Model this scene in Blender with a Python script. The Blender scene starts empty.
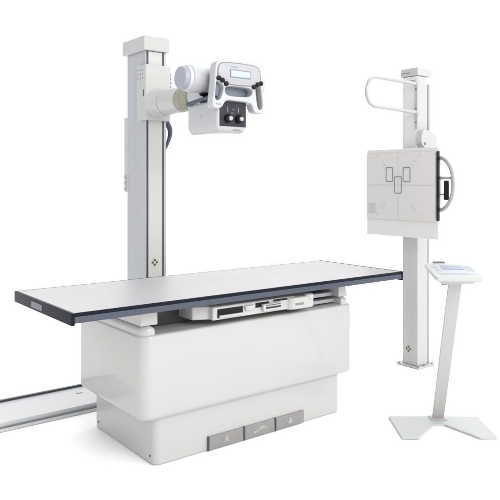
import bpy, bmesh, math, random
from mathutils import Vector, Matrix
random.seed(4)
S = bpy.context.scene
COL = S.collection
# ------------------------------------------------------------------ camera
H = 1.4
cam_d = bpy.data.cameras.new('camera'); cam = bpy.data.objects.new('camera', cam_d); COL.objects.link(cam)
cam.location = (0, 0, H); cam.rotation_euler = (math.radians(90), 0, 0)
cam_d.sensor_width = 36; cam_d.lens = 36 * 663.3 / 500
cam_d.shift_y = -(250 - 181.1) / 500
cam_d.clip_start = .05; cam_d.clip_end = 200
S.camera = cam
S.view_settings.view_transform = 'Standard'; S.view_settings.look = 'None'
S.view_settings.exposure = 0; S.view_settings.gamma = 1
# ------------------------------------------------------------------ white studio surroundings (a bright cove, dimmer on the side the dull faces look at)
W = bpy.data.worlds.new('World'); S.world = W; W.use_nodes = True
nt = W.node_tree; nt.nodes.clear()
tc = nt.nodes.new('ShaderNodeTexCoord')
vm = nt.nodes.new('ShaderNodeVectorMath'); vm.operation = 'DOT_PRODUCT'
vm.inputs[1].default_value = Vector((-.85, -.52, -.05)).normalized()
rp = nt.nodes.new('ShaderNodeValToRGB')
mr = nt.nodes.new('ShaderNodeMapRange'); mr.inputs[1].default_value = -1; mr.inputs[2].default_value = 1
BRIGHT, DIM = 1.98, .88
rp.color_ramp.elements[0].position = .41; rp.color_ramp.elements[0].color = (1, 1, 1, 1)
rp.color_ramp.elements[1].position = .62; rp.color_ramp.elements[1].color = (DIM / BRIGHT, DIM / BRIGHT * 1.005, DIM / BRIGHT * 1.02, 1)
bg = nt.nodes.new('ShaderNodeBackground'); bg.inputs[1].default_value = BRIGHT
out = nt.nodes.new('ShaderNodeOutputWorld')
nt.links.new(tc.outputs['Generated'], vm.inputs[0]); nt.links.new(vm.outputs['Value'], mr.inputs[0])
nt.links.new(mr.outputs[0], rp.inputs[0]); nt.links.new(rp.outputs[0], bg.inputs[0]); nt.links.new(bg.outputs[0], out.inputs[0])

def area(name, loc, target, size, power, col=(1, 1, 1)):
    d = bpy.data.lights.new(name, 'AREA'); d.shape = 'RECTANGLE'; d.size, d.size_y = size; d.energy = power; d.color = col
    o = bpy.data.objects.new(name, d); COL.objects.link(o); o.location = loc
    o.rotation_euler = (Vector(target) - Vector(loc)).to_track_quat('-Z', 'Y').to_euler()
    return o
area('softbox_key', (3.6, -1.2, 4.2), (.3, 4, .8), (3.4, 2.6), 225, (1, .985, .96))
area('added_strip', (-3.2, 1.2, 2.4), (-.5, 4, .5), (.5, 1.8), 14, (.96, .98, 1))  # unseen strip light, added to break up flat reflections

# ------------------------------------------------------------------ materials
def mat(name, col, rough=.45, metal=0, noise=.03, nscale=9, coat=0, bump=0, bscale=400, spec=.5, brushed=None):
    m = bpy.data.materials.new(name); m.use_nodes = True
    t = m.node_tree; b = t.nodes['Principled BSDF']
    b.inputs['Metallic'].default_value = metal; b.inputs['Roughness'].default_value = rough
    b.inputs['Specular IOR Level'].default_value = spec
    b.inputs['Coat Weight'].default_value = coat; b.inputs['Coat Roughness'].default_value = .06
    co = t.nodes.new('ShaderNodeTexCoord')
    mp = t.nodes.new('ShaderNodeMapping'); t.links.new(co.outputs['Object'], mp.inputs[0])
    if brushed: mp.inputs['Scale'].default_value = brushed
    n = t.nodes.new('ShaderNodeTexNoise'); n.inputs['Scale'].default_value = nscale; n.inputs['Detail'].default_value = 5
    t.links.new(mp.outputs[0], n.inputs['Vector'])
    r = t.nodes.new('ShaderNodeValToRGB')
    r.color_ramp.elements[0].position = .3; r.color_ramp.elements[1].position = .7
    r.color_ramp.elements[0].color = (*[c * (1 - noise) for c in col], 1)
    r.color_ramp.elements[1].color = (*[min(1, c * (1 + noise)) for c in col], 1)
    t.links.new(n.outputs['Fac'], r.inputs[0]); t.links.new(r.outputs[0], b.inputs['Base Color'])
    m2 = t.nodes.new('ShaderNodeMapRange'); m2.inputs[3].default_value = rough * .85; m2.inputs[4].default_value = min(1, rough * 1.15)
    t.links.new(n.outputs['Fac'], m2.inputs[0]); t.links.new(m2.outputs[0], b.inputs['Roughness'])
    if bump:
        nb = t.nodes.new('ShaderNodeTexNoise'); nb.inputs['Scale'].default_value = bscale; nb.inputs['Detail'].default_value = 3
        t.links.new(mp.outputs[0], nb.inputs['Vector'])
        bp = t.nodes.new('ShaderNodeBump'); bp.inputs['Strength'].default_value = bump; bp.inputs['Distance'].default_value = .002
        t.links.new(nb.outputs['Fac'], bp.inputs['Height']); t.links.new(bp.outputs[0], b.inputs['Normal'])
    return m
M = dict(
    floor=mat('white_floor', (.96, .96, .96), .9, noise=.003, spec=.1),
    body=mat('cream_gelcoat', (.408, .407, .401), .32, noise=.012, nscale=2.5, coat=.4, bump=.04, bscale=60),
    lam=mat('laminate_top', (.345, .338, .346), .42, noise=.02, nscale=14, bump=.02, bscale=300),
    navy=mat('navy_rubber', (.005, .007, .016), .45, noise=.2, nscale=60, spec=.12, bump=.15, bscale=500),
    slate=mat('anodised_rail', (.055, .064, .088), .28, metal=.35, noise=.08, nscale=30, brushed=(1, 20, 40)),
    silver=mat('silver_label', (.13, .13, .17), .45, metal=0, noise=.1, nscale=40),
    alu=mat('brushed_aluminium', (.40, .41, .43), .42, metal=.15, noise=.04, nscale=14, brushed=(1, 1, .04)),
    colwhite=mat('column_white', (.49, .49, .48), .4, noise=.015),
    carriage=mat('carriage_white', (.43, .43, .425), .35, noise=.012, coat=.2),
    head=mat('head_white', (.425, .43, .44), .32, noise=.012, coat=.3, nscale=6),
    lilac=mat('lilac_grey_plastic', (.30, .305, .36), .4, noise=.03),
    face=mat('panel_face', (.36, .355, .375), .4, noise=.02),
    dark=mat('dark_slot', (.02, .022, .03), .6, noise=.15, nscale=40, spec=.15),
    groove=mat('groove_grey', (.055, .06, .075), .45, noise=.1, nscale=30),
    charcoal=mat('charcoal_panel', (.033, .03, .042), .5, noise=.2, nscale=50, spec=.2),
    beige=mat('beige_ring', (.27, .265, .205), .45, noise=.05, nscale=14),
    steelblue=mat('blue_steel', (.055, .07, .095), .28, metal=.4, noise=.1, nscale=20),
    black=mat('black_plastic', (.006, .006, .008), .4, noise=.2, nscale=60, spec=.18),
    lcd=mat('pale_lcd', (.40, .45, .50), .3, noise=.02),
    bluegrey=mat('bluegrey_plastic', (.17, .21, .26), .35, noise=.06),
    mark=mat('grey_print', (.17, .17, .175), .5, noise=.1, nscale=50),
    faint=mat('faint_print', (.44, .435, .435), .5, noise=.05, nscale=50),
    plate=mat('detector_face', (.56, .548, .538), .5, noise=.015, nscale=3),
    bucky=mat('bucky_white', (.43, .435, .43), .38, noise=.01),
    bright=mat('lightened_white', (.61, .615, .605), .4, noise=.01),  # white lightened in place of fill light on the stand's dim side
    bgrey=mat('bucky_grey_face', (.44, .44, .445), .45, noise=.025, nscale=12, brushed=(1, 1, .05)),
    tube=mat('painted_tube', (.395, .395, .40), .3, noise=.01, coat=.3),
    greytube=mat('grey_painted_tube', (.30, .30, .295), .35, noise=.02),
    yellow=mat('yellow_print', (.5, .47, .22), .5, noise=.05),
    purple=mat('dark_emblem', (.055, .05, .075), .5, noise=.05),
    white=mat('white_print', (.52, .52, .54), .5, noise=.01),
    blueink=mat('blue_ink', (.19, .26, .32), .5, noise=.05),
    pedal=mat('pedal_metal', (.235, .232, .23), .36, metal=.2, noise=.08, nscale=30, bump=.15, bscale=500),
    pedalmark=mat('pedal_mark', (.31, .31, .31), .5, noise=.3, nscale=60),
    glass=mat('pale_green_base', (.425, .44, .435), .5, noise=.012, nscale=4),
    post=mat('post_grey', (.385, .385, .38), .4, noise=.02, nscale=5, brushed=(1, 1, .1)),
    console=mat('console_white', (.45, .46, .455), .35, noise=.01),
    membrane=mat('membrane_blue', (.37, .405, .46), .3, noise=.02),
    screen=mat('console_screen', (.20, .24, .32), .25, noise=.12, nscale=120),
    railwhite=mat('rail_paint', (.48, .49, .50), .35, noise=.02, nscale=5),
    chassis=mat('chassis_dark', (.05, .048, .045), .55, noise=.3, nscale=12),
    tray=mat('tray_white', (.42, .415, .41), .35, noise=.02),
)
# ------------------------------------------------------------------ builders
TH = .6578
O = Vector((-.4689, 3.2503, 0))
def world_of(u, v, z=0):
    return O + Vector((u * math.cos(TH) - v * math.sin(TH), u * math.sin(TH) + v * math.cos(TH), z))
def thing(name, label, cat, uv=None, loc=None, rz=TH):
    o = bpy.data.objects.new(name, None); COL.objects.link(o)
    o.empty_display_size = .1
    if uv is not None: o.location = world_of(*uv); o['_o'] = 1
    else: o.location = loc
    o.rotation_euler = (0, 0, rz)
    org = Vector((uv[0], uv[1], 0)) if uv is not None else Vector(loc)
    if '_o' in o: del o['_o']
    o['label'] = label; o['category'] = cat
    ORG[o.name] = org
    return o
ORG = {}
def new(name, bm, m, parent, bevel=0, seg=3, smooth=True, label=None):
    """parent: a thing (coordinates are given in the room's u,v,z) or one of its parts."""
    root = parent
    while root.parent: root = root.parent
    org = ORG[root.name]
    me = bpy.data.meshes.new(name)
    bmesh.ops.recalc_face_normals(bm, faces=bm.faces[:])
    bm.transform(Matrix.Translation(-org))
    for f in bm.faces: f.smooth = smooth
    if smooth and not bevel:
        for e in bm.edges:
            if len(e.link_faces) == 2 and e.calc_face_angle(0) > math.radians(38): e.smooth = False
    bm.to_mesh(me); bm.free()
    me.materials.append(M[m])
    o = bpy.data.objects.new(name, me); COL.objects.link(o); o.parent = parent
    if bevel:
        b = o.modifiers.new('edge', 'BEVEL'); b.width = bevel; b.segments = seg; b.limit_method = 'ANGLE'
        b.angle_limit = math.radians(35); b.harden_normals = True
    if label: o['label'] = label
    return o
def box(bm, u0, u1, v0, v1, z0, z1):
    vs = [bm.verts.new((u, v, z)) for z in (z0, z1) for v in (v0, v1) for u in (u0, u1)]
    for f in ((0, 2, 3, 1), (4, 5, 7, 6), (0, 1, 5, 4), (1, 3, 7, 5), (3, 2, 6, 7), (2, 0, 4, 6)):
        bm.faces.new([vs[i] for i in f])
    return bm
def B(*a): return box(bmesh.new(), *a)
def loft(bm, rings, cap=True):
    R = [[bm.verts.new(p) for p in r] for r in rings]
    n = len(R[0])
    for a, b in zip(R, R[1:]):
        for i in range(n): bm.faces.new((a[i], a[(i + 1) % n], b[(i + 1) % n], b[i]))
    if cap: bm.faces.new(R[0][::-1]); bm.faces.new(R[-1])
    return bm
def rrect(u0, u1, v0, v1, rs, seg=8):
    """rs radii at (u0,v0),(u1,v0),(u1,v1),(u0,v1)"""
    out = []
    for (cx, cy, a0), r in zip(((u0, v0, 180), (u1, v0, 270), (u1, v1, 0), (u0, v1, 90)), rs):
        sx = 1 if cx == u0 else -1; sy = 1 if cy == v0 else -1
        for k in range(seg + 1):
            a = math.radians(a0 + 90 * k / seg)
            out.append((cx + sx * r + r * math.cos(a), cy + sy * r + r * math.sin(a)))
    return out
def slab(bm, u0, u1, v0, v1, levels, rs=(.03,) * 4, seg=8):
    """levels: (z, inset)"""
    rings = []
    for z, i in levels:
        rings.append([(x, y, z) for x, y in rrect(u0 + i, u1 - i, v0 + i, v1 - i, [max(.002, r - i) for r in rs], seg)])
    return loft(bm, rings)
def lv(z0, z1, r0, r1, n=5):
    L = []
    for k in range(n + 1):
        a = math.pi / 2 * k / n; L.append((z0 + r0 * (1 - math.sin(a)), r0 * (1 - math.cos(a)))) if r0 else None
    L = L[::-1] if r0 else [(z0, 0)]
    if r1:
        for k in range(n + 1):
            a = math.pi / 2 * k / n; L.append((z1 - r1 * (1 - math.sin(a)), r1 * (1 - math.cos(a))))
    else: L.append((z1, 0))
    return L
def lathe(bm, base, axis, prof, n=40):
    """prof: (distance along axis, radius)"""
    ax = Vector(axis).normalized(); s = ax.orthogonal().normalized(); t = ax.cross(s)
    base = Vector(base)
    rings = [[base + ax * d + (s * math.cos(2 * math.pi * k / n) + t * math.sin(2 * math.pi * k / n)) * r for k in range(n)] for d, r in prof]
    return loft(bm, rings)
def cyl(bm, a, b, r, n=32, ch=.0):
    a = Vector(a); b = Vector(b); L = (b - a).length
    p = [(0, r), (L, r)] if not ch else [(0, r - ch), (ch * .3, r - ch * .3), (ch, r), (L - ch, r), (L - ch * .3, r - ch * .3), (L, r - ch)]
    return lathe(bm, a, b - a, p, n)
def tube(bm, pts, r, n=14, sub=6):
    P = [Vector(p) for p in pts]; C = []
    for i in range(len(P) - 1):
        p0 = P[max(i - 1, 0)]; p1 = P[i]; p2 = P[i + 1]; p3 = P[min(i + 2, len(P) - 1)]
        for k in range(sub):
            t = k / sub
            C.append(.5 * ((2 * p1) + (p2 - p0) * t + (2 * p0 - 5 * p1 + 4 * p2 - p3) * t * t + (3 * p1 - p0 - 3 * p2 + p3) * t ** 3))
    C.append(P[-1]); rings = []; nrm = None
    for i, c in enumerate(C):
        d = (C[min(i + 1, len(C) - 1)] - C[max(i - 1, 0)]).normalized()
        nrm = d.orthogonal().normalized() if nrm is None else (nrm - d * nrm.dot(d)).normalized()
        t = d.cross(nrm); rr = r(i / (len(C) - 1)) if callable(r) else r
        rings.append([c + (nrm * math.cos(2 * math.pi * k / n) + t * math.sin(2 * math.pi * k / n)) * rr for k in range(n)])
    return loft(bm, rings)
def prism(bm, pts, axis, a, b):
    """polygon pts extruded along axis 'u','v' or 'z' between a and b"""
    f = {'v': lambda p, q: (p[0], q, p[1]), 'u': lambda p, q: (q, p[0], p[1]), 'z': lambda p, q: (p[0], p[1], q)}[axis]
    return loft(bm, [[f(p, a) for p in pts], [f(p, b) for p in pts]])
def smooth_poly(pts, sub=5, passes=2):
    for _ in range(passes):
        q = []
        for i in range(len(pts)):
            a = pts[i]; b = pts[(i + 1) % len(pts)]
            q += [(a[0] * .75 + b[0] * .25, a[1] * .75 + b[1] * .25), (a[0] * .25 + b[0] * .75, a[1] * .25 + b[1] * .75)]
        pts = q
    return pts
def plate(outer, holes, v0, v1, bev=.004, bseg=3):
    """a flat plate standing in the u,z plane with real holes, between v0 and v1"""
    cu = bpy.data.curves.new('tmp', 'CURVE'); cu.dimensions = '2D'; cu.fill_mode = 'BOTH'
    cu.extrude = (v1 - v0) / 2 - bev; cu.bevel_depth = bev; cu.bevel_resolution = bseg
    cu.offset = -bev
    for pl in [outer] + holes:
        sp = cu.splines.new('POLY'); sp.points.add(len(pl) - 1); sp.use_cyclic_u = True
        for k, p in enumerate(pl): sp.points[k].co = (p[0], p[1], 0, 1)
    ob = bpy.data.objects.new('tmp', cu); COL.objects.link(ob)
    dg = bpy.context.evaluated_depsgraph_get(); me = bpy.data.meshes.new_from_object(ob.evaluated_get(dg))
    bm = bmesh.new(); bm.from_mesh(me); bpy.data.objects.remove(ob); bpy.data.curves.remove(cu); bpy.data.meshes.remove(me)
    bmesh.ops.remove_doubles(bm, verts=bm.verts, dist=1e-5)
    # curve plane (x,y) -> (u,z); curve z -> -v
    bm.transform(Matrix(((1, 0, 0, 0), (0, 0, -1, (v0 + v1) / 2), (0, 1, 0, 0), (0, 0, 0, 1))))
    return bm
def bar(bm, p, q, w, plane, lo, hi):
    """straight printed line from p to q (2-D) of width w"""
    d = Vector((q[0] - p[0], q[1] - p[1])).normalized(); n = Vector((-d.y, d.x)) * w / 2
    return prism(bm, [(p[0] + n.x, p[1] + n.y), (q[0] + n.x, q[1] + n.y), (q[0] - n.x, q[1] - n.y), (p[0] - n.x, p[1] - n.y)], plane, lo, hi)
def diamond(c, r): return [(c[0], c[1] - r), (c[0] + r, c[1]), (c[0], c[1] + r), (c[0] - r, c[1])]
def emblem(parent, c, plane, a):
    """four dark diamonds round a white one, with yellow corners. a: surface coordinate, faces the negative axis"""
    s = .0135; bm = bmesh.new()
    for dx, dy in ((1, 0), (-1, 0), (0, 1), (0, -1)):
        k = (c[0] + dx * s * 1.55, c[1] + dy * s * 1.55)
        prism(bm, diamond(k, s), plane, a - .0012, a)
    e = new('emblem', bm, 'yellow', parent)
    bm = bmesh.new()
    for dx, dy in ((1, 0), (-1, 0), (0, 1), (0, -1)):
        prism(bm, diamond((c[0] + dx * s * 1.15, c[1] + dy * s * 1.15), s * .72), plane, a - .0022, a - .0010)
    new('emblem_diamonds', bm, 'purple', e)
    bm = bmesh.new(); prism(bm, diamond(c, s * .7), plane, a - .003, a - .0005)
    new('emblem_centre', bm, 'white', e)

# ------------------------------------------------------------------ floor
bm = bmesh.new(); bmesh.ops.create_circle(bm, cap_ends=True, radius=45, segments=96)
me = bpy.data.meshes.new('floor'); bm.to_mesh(me); bm.free(); me.materials.append(M['floor'])
fl = bpy.data.objects.new('floor', me); COL.objects.link(fl); fl.location = (0, 8, -.002); fl['kind'] = 'structure'

# ================================================================== EXAMINATION TABLE
T = thing('examination_table', 'long x-ray table with pale flat top, navy edging and glossy cream pedestal', 'x-ray table', uv=(.637, .30))
pl = new('plinth', slab(bmesh.new(), 0, 1.274, 0, .676, [(.0, .006), (.006, 0)] + lv(.0061, .262, 0, .0)[0:] , (.035, .02, .02, .02)), 'body', T)
for vv, zz in ((.043, .039), (.633, .039)):
    new('screw', lathe(bmesh.new(), (0.001, vv, zz), (-1, 0, 0), [(0, .006), (.003, .006), (.0035, .004)], 16), 'groove', pl)
hb = slab(bmesh.new(), -.09, 1.345, -.042, .712, lv(.235, .655, .035, .016), (.062, .03, .03, .05), 10)
hs = new('housing', hb, 'body', T)
# raised ends of the housing with a rounded front corner
def lip(u0, u1, rs):
    return slab(bmesh.new(), u0, u1, -.030, .700, lv(.60, .697, 0, .026), rs, 10)
new('end_lip', lip(-.083, -.012, (.05, .006, .006, .04)), 'body', hs)
new('end_lip', lip(1.262, 1.330, (.006, .03, .03, .006)), 'body', hs)
# table supports
def support(u0, u1, taper):
    pts = [(u0, .698), (u1, .698), (u1 - taper, .7857), (u0, .7857)]
    return prism(bmesh.new(), pts, 'v', -.012, .60)
new('support_bracket', support(-.080, .012, 0), 'tray', T, .004)
new('support_bracket', support(1.262, 1.338, .03), 'tray', T, .004)
ch = new('chassis', B(.06, 1.24, .13, .56, .656, .7857), 'chassis', T, .004)
for u in (.10, .26, 1.00, 1.12):
    new('chassis_bolt', lathe(bmesh.new(), (u, .131, .72), (0, -1, 0), [(0, .012), (.008, .012), (.009, .008)], 6), 'groove', ch)
new('slide_rail', B(.98, 1.262, .045, .085, .700, .722), 'alu', T, .002)
new('slide_rail', B(.98, 1.262, .03, .085, .664, .684), 'alu', T, .002)
# cassette tray
TR = new('cassette_tray', prism(bmesh.new(), [(.30, -.07), (.86, -.07), (.86, .56), (.22, .56), (.22, .0), (.30, -.03)], 'z', .687, .757), 'tray', T, .008)
for a, b, z0, z1 in ((.327, .490, .697, .743), (.575, .668, .722, .748)):
    new('tray_slot', B(a, b, -.0715, -.06, z0, z1), 'black', TR, .001)
new('tray_shelf', B(.335, .484, -.083, -.0695, .699, .711), 'tray', TR, .002)
new('tray_handle', prism(bmesh.new(), [(.498, .742), (.562, .742), (.556, .716), (.505, .716)], 'v', -.082, -.0705), 'alu', TR, .002)
lt = new('tray_latch', B(.615, .745, -.090, -.068, .700, .738), 'tray', TR, .004)
new('latch_slot', B(.632, .735, -.092, -.088, .713, .722), 'charcoal', lt)
new('latch_slot', B(.632, .735, -.092, -.088, .729, .733), 'groove', lt)
new('tray_slot', B(.70, .80, -.0715, -.06, .742, .752), 'black', TR)
hd = new('tray_lock', slab(bmesh.new(), .795, 1.0, -.095, .10, lv(.684, .752, .012, .012), (.05, .045, .02, .02)), 'tray', T)
new('lock_knob', lathe(bmesh.new(), (.955, -.072, .735), (0, 0, 1), [(0, .03), (.022, .03), (.026, .024)], 24), 'tray', hd)
new('lock_slot', B(.84, .90, -.0962, -.09, .708, .720), 'mark', hd)
# foot pedals
for k, (a, b) in enumerate(((.315, .541), (.547, .760), (.766, .980))):
    fr = new('foot_pedal', B(a + .003, b, -.010, .02, .004, .073), 'pedal', T, .002)
    new('pedal_edge', B(a - .003, a + .0035, -.013, .02, .003, .075), 'groove', fr)
    c = (a + b) / 2; y = -.0115
    if k == 0: pts = [(c - .025, .025), (c + .025, .025), (c + .012, .032), (c + .012, .040), (c + .022, .040), (c, .060), (c - .022, .040), (c - .012, .040), (c - .012, .032)]
    elif k == 1: pts = [(c - .055, .026), (c - .02, .024), (c + .01, .034), (c + .045, .036), (c + .05, .046), (c + .02, .058), (c + .012, .052), (c - .005, .046), (c - .03, .036)]
    else: pts = [(c - .028, .036), (c, .018), (c + .028, .036), (c + .013, .036), (c + .013, .056), (c - .013, .056), (c - .013, .036)]
    new('pedal_symbol', prism(bmesh.new(), pts, 'v', y, -.009), 'pedalmark', fr)
# tabletop
TL, TR_, TF, TB = -.4689, 1.7297, -.114, .633
tp = new('tabletop', B(TL + .012, TR_ - .012, TF + .006, TB - .006, .796, .8255), 'lam', T, .002)
bm = bmesh.new()
box(bm, TL + .014, TR_ - .012, TF, TF + .0058, .8095, .8262); box(bm, TL + .014, TR_ - .012, TB - .0058, TB, .8095, .8262)
new('edge_trim', bm, 'navy', T, .0015)
new('top_seam', B(TL + .02, TR_ - .02, .330, .3318, .8254, .8258), 'alu', tp)
new('side_rail', B(TL + .010, TR_ - .006, TF - .001, TF + .028, .7800, .8092), 'slate', T, .003)
new('side_rail', B(TL + .010, TR_ - .006, TB - .028, TB + .001, .7800, .8092), 'slate', T, .003)
new('underside_panel', B(TL + .03, TR_ - .03, TF + .029, TB - .029, .786, .7958), 'tray', T, .002)
def endcap(u0, u1):
    pts = rrect(u0, u1, TF - .004, TB + .004, (.006,) * 4, 4)
    return loft(bmesh.new(), [[(x, y, z) for x, y in pts] for z in (.7705, .8265)])
ec = new('end_cap', endcap(TL - .004, TL + .0118), 'navy', T, .003)
new('label_plate', B(TL - .0052, TL - .0035, .236, .378, .782, .811), 'silver', ec, .0005)
for k in range(5): new('label_print', B(TL - .0058, TL - .005, .262 + k * .021, .275 + k * .021, .792, .802), 'mark', ec)
new('end_cap', endcap(TR_ - .0118, TR_ + .004), 'navy', T, .003)
sr = [o for o in T.children if o.name.startswith('side_rail')][0]
for u in (-.429, -.161, .117, .40, .668, .935, 1.202, 1.462):
    new('screw', lathe(bmesh.new(), (u, TF - .0008, .795), (0, -1, 0), [(0, .006), (.0015, .006), (.002, .003)], 16), 'groove', sr)

# ================================================================== FLOOR RAIL
F = thing('floor_rail', 'low white guide rail with dark back strip on the floor behind the table', 'floor rail', uv=(.45, 1.1))
new('rail_track', prism(bmesh.new(), [(.912, 0), (.912, .016), (.932, .018), (.936, .044), (1.288, .044), (1.288, 0)], 'u', -.62, 1.38), 'railwhite', F, .002)
new('rail_strip', B(-.62, 1.38, 1.290, 1.312, .0, .056), 'groove', F, .002)
new('rail_lip', B(-.621, 1.379, .9185, .931, .0165, .024), 'mark', F, .001)
bm = bmesh.new(); loft(bm, [[(x, y, z) for x, y in rrect(.09, .135, 1.157, 1.175, (.009,) * 4, 5)] for z in (.0438, .0448)])
new('rail_slot', bm, 'mark', F)

# ================================================================== TUBE STAND
K = thing('tube_stand', 'tall column behind the table carrying an x-ray head on an arm', 'x-ray tube stand', uv=(.62, 1.2))
new('foot_carriage', slab(bmesh.new(), .42, .84, 1.0, 1.28, lv(.046, .10, 0, .008), (.02,) * 4), 'alu', K)
cl = new('column', B(.545, .702, 1.092, 1.345, .101, 2.274), 'alu', K, .003)
new('column_strip', B(.5655, .6695, 1.0775, 1.091, .101, 2.272), 'colwhite', cl, .001)
new('column_groove', B(.5505, .5645, 1.084, 1.0915, .101, 2.272), 'groove', cl)
new('column_groove', B(.6705, .6845, 1.084, 1.0915, .101, 2.272), 'groove', cl)
new('column_edge', B(.545, .550, 1.0795, 1.0915, .101, 2.272), 'alu', cl, .001)
new('column_edge', B(.685, .702, 1.0795, 1.0915, .101, 2.272), 'alu', cl, .001)
emblem(cl, (.612, .852), 'v', 1.077)
new('column_cap', B(.520, .717, 1.055, 1.372, 2.274, 2.372), 'carriage', K, .006)
sb = new('switch_box', B(.548, .66, 1.3455, 1.402, 1.323, 1.846), 'carriage', K, .004)
for k in range(3): new('switch_button', lathe(bmesh.new(), (.5485, 1.374, 1.345 + k * .042), (-1, 0, 0), [(0, .012), (.012, .012), (.016, .008)], 16), 'white', sb)
for k in range(3): new('switch_button', lathe(bmesh.new(), (.545, 1.325, 1.345 + k * .042), (-1, 0, 0), [(0, .009), (.006, .009), (.008, .006)], 16), 'white', cl)
cg = new('carriage', B(.522, .713, 1.036, 1.16, 1.806, 2.178), 'carriage', K, .008)
for v in (1.077, 1.112, 1.145):
    for z in (2.145, 2.117, 2.089): new('vent_hole', cyl(bmesh.new(), (.5205, v, z), (.5225, v, z), .0045, 12), 'mark', cg)
new('carriage_slot', B(.5205, .5225, 1.062, 1.074, 1.965, 2.01), 'groove', cg)
for z in (2.125, 2.098, 2.07, 2.043): new('cable_plug', cyl(bmesh.new(), (.712, 1.06, z), (.728, 1.06, z), .012, 16, .003), 'bluegrey', cg)
# curved moulding flowing from the carriage into the arm
bm = lathe(bmesh.new(), (.622, 1.040, 1.918), (0, -1, 0), [(0, .106), (.012, .101), (.03, .092), (.05, .0865), (.11, .085)], 48)
new('carriage_collar', bm, 'carriage', cg)
arm = new('arm', lathe(bmesh.new(), (.622, .929, 1.918), (0, -1, 0), [(0, .079), (.001, .083), (.19, .082), (.196, .077)], 48), 'carriage', K)
new('arm_ring', lathe(bmesh.new(), (.622, .734, 1.918), (0, -1, 0), [(0, .074), (.002, .0765), (.140, .0765), (.145, .073)], 48), 'beige', arm)
bm = bmesh.new()
lathe(bm, (.622, .67, 1.918), (0, -1, 0), [(0, .0770), (.002, .0775), (.004, .0770)], 48)
new('ring_line', bm, 'mark', arm)
new('arm_end', lathe(bmesh.new(), (.622, .589, 1.918), (0, -1, 0), [(0, .066), (.08, .064), (.16, .058)], 40), 'head', arm)
new('hose', tube(bmesh.new(), [(.70, 1.16, 1.86), (.755, 1.19, 1.83), (.80, 1.20, 1.775), (.805, 1.20, 1.73), (.788, 1.20, 1.675), (.765, 1.20, 1.625)],
    lambda t: .026 - .016 * t, 14), 'steelblue', K)
new('hose_clamp', B(.700, .765, 1.17, 1.21, 1.84, 1.87), 'groove', K, .004)
# tube housing
TH_Z, TH_V = 1.978, .305
hs2 = new('tube_housing', lathe(bmesh.new(), (.385, TH_V, TH_Z), (1, 0, 0), [(0, .072), (.004, .0765), (.03, .078), (.09, .0775), (.094, .0755), (.16, .0755), (.164, .0775), (.30, .0775), (.43, .079), (.50, .073), (.515, .058)], 56), 'head', K)
new('housing_band', lathe(bmesh.new(), (.363, TH_V, TH_Z), (1, 0, 0), [(0, .069), (.003, .072), (.020, .072), (.023, .069)], 56), 'white', hs2)
new('housing_end', lathe(bmesh.new(), (.333, TH_V, TH_Z), (1, 0, 0), [(0, .059), (.0015, .062), (.008, .065), (.028, .0675), (.0305, .066)], 56), 'lilac', hs2)
# neck, blue flange and lever
new('neck', lathe(bmesh.new(), (.60, .33, 1.895), (0, 0, -1), [(0, .075), (.03, .085), (.036, .085)], 40), 'head', K)
new('rotation_flange', lathe(bmesh.new(), (.60, .33, 1.8665), (0, 0, -1), [(0, .094), (.003, .098), (.009, .098), (.011, .094)], 48), 'steelblue', K)
lev = new('brake_lever', tube(bmesh.new(), [(.49, .47, 1.853), (.49, .40, 1.860), (.49, .32, 1.869), (.49, .235, 1.879)], lambda t: .013 - .003 * t, 14), 'steelblue', K)
new('lever_tip', lathe(bmesh.new(), (.49, .240, 1.879), (0, -1, .1), [(0, .011), (.02, .012), (.03, .009)], 16), 'black', lev)
new('cable_socket', lathe(bmesh.new(), (.53, .30, 1.897), (-1, 0, 0), [(0, .014), (.06, .014), (.064, .009)], 16), 'black', K)
# collimator
cb = bmesh.new()
slab(cb, .498, .708, .178, .505, [(1.672, .030), (1.676, .020), (1.695, .006), (1.702, .002), (1.708, 0), (1.835, 0), (1.848, .004), (1.854, .012)], (.016, .016, .04, .04), 6)
cm = new('collimator', cb, 'head', K)
cf = new('front_panel', B(.515, .697, .172, .1795, 1.709, 1.846), 'charcoal', cm, .002)
for u in (.566, .641):
    kb = new('knob', lathe(bmesh.new(), (u, .1725, 1.752), (0, -1, 0), [(0, .0245), (.004, .025), (.022, .022), (.024, .020)], 28), 'black', cm)
    new('knob_face', lathe(bmesh.new(), (u + .004, .1500, 1.752), (0, -1, 0), [(0, .0125), (.008, .0125), (.010, .010)], 24), 'face', kb)
    new('scale_mark', B(u - .003, u + .003, .1705, .1725, 1.789, 1.818), 'mark', cm)
for k, (a, b) in enumerate(((.590, .606), (.600, .613))): new('scale_mark', B(a, b, .1705, .1725, 1.783 + k * .022, 1.787 + k * .022), 'mark', cm)
new('nameplate', B(.615, .665, .184, .192, 1.689, 1.694), 'mark', cm)
new('centring_mark', lathe(bmesh.new(), (.4985, .34, 1.77), (-1, 0, 0), [(0, .004), (.001, .004)], 12), 'mark', cm)
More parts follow.
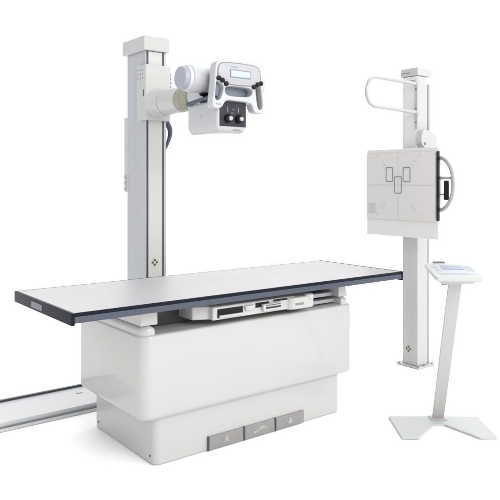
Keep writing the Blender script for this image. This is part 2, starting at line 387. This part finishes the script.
# control panel with two grips
outer = [(.504, 2.069), (.619, 2.0725), (.745, 2.071), (.774, 2.058), (.788, 2.025), (.792, 1.965), (.797, 1.917), (.804, 1.870), (.813, 1.821), (.803, 1.795), (.780, 1.789), (.752, 1.790),
         (.728, 1.800), (.716, 1.835), (.700, 1.848), (.64, 1.851), (.575, 1.852), (.548, 1.853), (.528, 1.842), (.510, 1.812), (.485, 1.800), (.455, 1.803), (.445, 1.822), (.449, 1.860), (.455, 1.900), (.461, 1.966), (.464, 2.028), (.475, 2.056)]
holeL = [(.466, 1.950), (.486, 1.952), (.518, 1.930), (.514, 1.900), (.498, 1.856), (.480, 1.846), (.459, 1.852)]
holeR = [(.742, 1.940), (.758, 1.952), (.780, 1.950), (.787, 1.895), (.796, 1.832), (.784, 1.812), (.762, 1.814), (.750, 1.87)]
mid = [(.540, 1.931), (.625, 1.933), (.712, 1.929), (.724, 1.912), (.706, 1.880), (.62, 1.876), (.540, 1.877), (.524, 1.905)]
sm = lambda p: smooth_poly(p, passes=3)
outer = [(.628 + (x - .628) * 1.014, 1.93 + (z - 1.93) * (1.06 if z > 1.93 else 1.015)) for x, z in outer]
cpb = plate(sm(outer), [sm(holeL), sm(holeR), sm(mid)], .140, .200, .008, 4)
CP = new('control_panel', cpb, 'head', K)
fo = [(.515, 2.062), (.619, 2.065), (.738, 2.063), (.764, 2.050), (.776, 2.020), (.780, 1.972), (.762, 1.955), (.738, 1.950), (.722, 1.940), (.62, 1.936), (.537, 1.938), (.520, 1.952), (.496, 1.965), (.474, 1.970), (.474, 2.025), (.486, 2.050)]
new('panel_border', plate(sm(fo), [], .1372, .1412, .0008, 1), 'mark', CP)
cx, cz = .627, 2.003
new('panel_face', plate(sm([(cx + (x - cx) * .965, cz + (z - cz) * .93) for x, z in fo]), [], .1358, .1400, .0008, 1), 'face', CP)
new('display_frame', B(.557, .703, .1335, .1365, 1.980, 2.024), 'bluegrey', CP, .0008)
new('display', B(.5625, .6975, .1322, .1345, 1.985, 2.019), 'lcd', CP, .0006)
for u, z in ((.480, 1.968), (.505, 1.958), (.531, 1.941), (.777, 1.963), (.751, 1.955), (.726, 1.939)):
    new('push_button', lathe(bmesh.new(), (u, .1395, z), (0, -1, 0), [(0, .0135), (.010, .013), (.013, .009)], 24), 'black', CP)
new('grip_button', B(.463, .480, .150, .175, 1.862, 1.872), 'black', CP, .001)
new('grip_liner', plate(sm([(cx + (x - cx) * 1.0, z) for x, z in [(.470, 1.945), (.514, 1.94), (.50, 1.855), (.459, 1.853)]]), [], .172, .180, .001, 1), 'bluegrey', CP)
new('grip_liner', plate([(.745, 1.945), (.780, 1.948), (.792, 1.818), (.760, 1.818)], [], .183, .190, .001, 1), 'mark', CP)
for k in range(6): new('logo_print', B(.566 + k * .0105, .574 + k * .0105, .1350, .1362, 2.036, 2.042), 'blueink' if k < 5 else 'yellow', CP)
for k in range(3): new('grip_print', B(.463 + k * .013, .470 + k * .013, .1388, .1402, 1.822, 1.828), 'mark', CP)
new('panel_mount', B(.535, .73, .2005, .262, 1.868, 2.035), 'bluegrey', K, .01)

# ================================================================== WALL BUCKY STAND
Q = thing('chest_stand', 'slim white upright stand holding a square x-ray detector with a looped grab bar', 'chest x-ray stand', uv=(2.47, .375))
bc = new('column', B(2.4125, 2.528, .305, .447, .012, 2.19), 'bucky', Q, .004)
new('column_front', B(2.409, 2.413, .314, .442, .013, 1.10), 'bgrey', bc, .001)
new('column_front', B(2.409, 2.413, .3075, .443, 1.102, 2.188), 'bright', bc, .001)  # upper column face painted lighter to make up for its weaker light
new('column_back', B(2.5285, 2.573, .318, .435, .012, 2.14), 'greytube', Q, .003)
new('column_cap', B(2.402, 2.572, .295, .458, 2.192, 2.252), 'bucky', Q, .004)
new('cap_line', B(2.4075, 2.4088, .330, .442, 2.150, 2.158), 'mark', bc)
for k in range(6): new('logo_print', B(2.4008, 2.4022, .440 - k * .012 - .009, .440 - k * .012, 2.214, 2.222), 'blueink', Q)
new('logo_stripe', B(2.4008, 2.4022, .315, .350, 2.212, 2.220), 'yellow', Q)
new('handle_bracket', B(2.4045, 2.4085, .300, .326, 1.79, 2.145), 'alu', Q, .002)
grab = [(2.415, .303, 2.126), (2.25, .303, 2.130), (2.10, .303, 2.133), (1.985, .303, 2.135), (1.93, .303, 2.130), (1.885, .303, 2.105), (1.860, .303, 2.060), (1.855, .303, 2.025), (1.860, .303, 1.990), (1.885, .303, 1.950), (1.93, .303, 1.930), (1.985, .303, 1.926), (2.10, .303, 1.923), (2.25, .303, 1.918), (2.415, .303, 1.912)]
gb = new('grab_bar', tube(bmesh.new(), grab, .0135, 16, 5), 'tube', Q)
for z in (2.126, 1.912): new('bar_clamp', lathe(bmesh.new(), (2.405, .303, z), (-1, 0, 0), [(0, .019), (.02, .019), (.023, .016)], 20), 'alu', gb)
for z in (2.09, 1.945, 1.84): new('bracket_screw', lathe(bmesh.new(), (2.4045, .313, z), (-1, 0, 0), [(0, .006), (.002, .005)], 12), 'groove', Q)
emblem(bc, (.386, .130), 'u', 2.4088)
fb = new('base_plate', B(2.385, 2.585, .275, .482, 0, .0115), 'bucky', Q, .003)
for u, v in ((2.396, .462), (2.397, .289), (2.47, .289), (2.565, .289)):
    new('base_bolt', lathe(bmesh.new(), (u, v, .0115), (0, 0, 1), [(0, .008), (.006, .008), (.008, .006)], 6), 'mark', fb)
mt = new('lift_carriage', prism(bmesh.new(), smooth_poly([(2.395, 1.645), (2.59, 1.645), (2.59, 1.70), (2.57, 1.762), (2.46, 1.785), (2.40, 1.775)], passes=2), 'v', .255, .3045), 'bucky', Q, .004)
new('carriage_badge', lathe(bmesh.new(), (2.436, .2548, 1.68), (0, -1, 0), [(0, .011), (.003, .010)], 20), 'mark', mt)
new('scale_strip', B(2.553, 2.576, .3115, .3175, 1.72, 2.134), 'alu', Q, .001)
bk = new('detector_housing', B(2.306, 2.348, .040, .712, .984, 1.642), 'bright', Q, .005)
new('rear_block', B(2.349, 2.4085, .20, .55, 1.12, 1.60), 'bucky', Q, .006)
new('detector_panel', B(2.291, 2.3055, .053, .703, 1.112, 1.612), 'plate', bk, .0015)
new('panel_edge', B(2.288, 2.314, .033, .0398, 1.118, 1.612), 'black', bk, .001)
bm = bmesh.new(); A0, A1 = 2.2898, 2.2912
bar(bm, (.387, 1.114), (.387, 1.610), .0032, 'u', A0, A1); bar(bm, (.055, 1.370), (.3855, 1.370), .0032, 'u', A0, A1); bar(bm, (.3885, 1.370), (.701, 1.370), .0032, 'u', A0, A1)
for sy, sz in ((-1, -1), (-1, 1), (1, -1), (1, 1)):
    for d in (.13, .155):
        c = (.387 + sy * d, 1.370 + sz * (d + .02)); bar(bm, (c[0] - .012, c[1] + .012 * sy * sz), (c[0] + .012, c[1] - .012 * sy * sz), .004, 'u', A0, A1)
    c = (.387 + sy * .20, 1.370 + sz * .225); bar(bm, (c[0], c[1] - .009), (c[0], c[1] + .009), .003, 'u', A0, A1)
    bar(bm, (c[0] + .003, c[1] - sz * .009), (c[0] + .018, c[1] - sz * .009), .003, 'u', A0, A1)
new('centring_lines', bm, 'faint', bk)
for a, b, z0, z1 in ((.440, .503, 1.398, 1.503), (.277, .340, 1.395, 1.500), (.357, .421, 1.310, 1.432)):
    bm = bmesh.new(); w = .006; lo, hi = 2.2890, 2.2905
    for p, q in (((a, z0), (b, z0)), ((a, z1), (b, z1))): bar(bm, p, q, w, 'u', lo, hi)
    for p, q in (((a, z0 + w / 2), (a, z1 - w / 2)), ((b, z0 + w / 2), (b, z1 - w / 2))): bar(bm, p, q, w, 'u', lo, hi)
    new('sensor_field', bm, 'mark', bk)
bm = bmesh.new()
for k in range(6):
    z = 1.226 - k * .014
    x = .682
    while x > .612:
        w = random.uniform(.008, .02); box(bm, 2.2896, 2.2912, max(x - w, .606), x, z - (.0045 if k != 2 else .006), z + .0035); x -= w + .0035
new('panel_print', bm, 'faint', bk)
arc = [(2.33, .0395, 1.565), (2.33, .018, 1.560), (2.33, -.020, 1.530), (2.33, -.055, 1.465), (2.33, -.066, 1.380), (2.33, -.055, 1.295), (2.33, -.020, 1.230), (2.33, .018, 1.200), (2.33, .0395, 1.195)]
sh = new('side_handle', tube(bmesh.new(), arc, .0135, 14, 5), 'greytube', bk)
new('release_arm', B(2.322, 2.344, -.046, .0393, 1.411, 1.433), 'greytube', bk, .004)
new('release_arm', B(2.326, 2.340, -.004, .0393, 1.300, 1.308), 'mark', bk, .002)
new('release_grip', lathe(bmesh.new(), (2.333, -.008, 1.405), (0, 0, -1), [(0, .012), (.004, .018), (.132, .0195), (.138, .013)], 20), 'black', bk)

# ================================================================== CONSOLE
CX = 1.081
Z = thing('control_console', 'small operator console with grey display on a leaning post and wide notched base', 'control console', loc=(CX, 3.75, 0), rz=0)
foot = [(CX - .262, 3.925), (CX - .256, 3.592), (CX - .164, 3.592), (CX - .03, 3.79), (CX + .033, 3.79), (CX + .168, 3.592), (CX + .262, 3.600), (CX + .262, 3.915)]
new('foot_plate', prism(bmesh.new(), foot, 'z', 0, .011), 'glass', Z, .002)
# leaning post
def post(bm, x, y0, y1, z0, z1, w, d, w1):
    r = []
    for z, y, ww in ((z0, y0, w), (z1, y1, w1)):
        r.append([(x - ww / 2, y - d / 2, z), (x + ww / 2, y - d / 2, z), (x + ww / 2, y + d / 2, z), (x - ww / 2, y + d / 2, z)])
    return loft(bm, r)
new('post', post(bmesh.new(), 1.100, 3.885, 3.545, .0112, .888, .068, .014, .072), 'post', Z, .003)
new('post_foot', B(1.052, 1.148, 3.853, 3.918, .011, .017), 'post', Z, .002)
# head: tilted about the x axis
ang = math.atan2(.044, .24)
def tilt(bm, pivot=(CX, 3.40, .908)):
    bm.transform(Matrix.Translation(Vector(pivot)) @ Matrix.Rotation(ang, 4, 'X') @ Matrix.Translation(-Vector(pivot))); return bm
x0, x1, y0, y1, zt = CX - .127, CX + .127, 3.40, 3.645, .908
hdm = slab(bmesh.new(), x0, x1, y0, y1, [(zt - .034, .020), (zt - .030, .014), (zt - .022, .010), (zt - .020, .001), (zt - .008, 0), (zt - .002, .002), (zt, .008)], (.018,) * 4, 6)
HD = new('console_head', tilt(hdm), 'console', Z)
new('head_underside', tilt(slab(bmesh.new(), x0 + .03, x1 - .03, y0 + .03, y1 - .02, [(zt - .052, .012), (zt - .0345, 0)], (.02,) * 4, 5)), 'post', Z)
new('cable_plug', tilt(B(CX - .075, CX - .045, 3.47, 3.50, zt - .066, zt - .0525)), 'charcoal', Z, .003)
new('back_hinge', tilt(B(CX - .078, CX - .012, y1 - .004, y1 + .008, zt - .012, zt + .006)), 'mark', HD, .002)
mb = bmesh.new(); slab(mb, x0 + .030, x1 - .020, y0 + .035, y1 - .035, [(zt + .0002, .0), (zt + .0012, .0)], (.02,) * 4, 5)
MB = new('membrane', tilt(mb), 'membrane', HD)
new('screen', tilt(B(CX - .056, CX + .054, 3.522, 3.588, zt + .0014, zt + .0028)), 'screen', HD, .0006)
for r_ in range(3):
    for c in range(3): new('key', tilt(B(CX + .062 + c * .015, CX + .073 + c * .015, 3.50 + r_ * .03, 3.520 + r_ * .03, zt + .0014, zt + .0026)), 'console', HD)
for c in range(6): new('key', tilt(B(CX - .080 + c * .024, CX - .062 + c * .024, 3.450, 3.466, zt + .0014, zt + .0026)), 'console', HD)
for r_ in range(3): new('key', tilt(B(CX - .086, CX - .070, 3.50 + r_ * .026, 3.515 + r_ * .026, zt + .0014, zt + .0026)), 'console', HD)
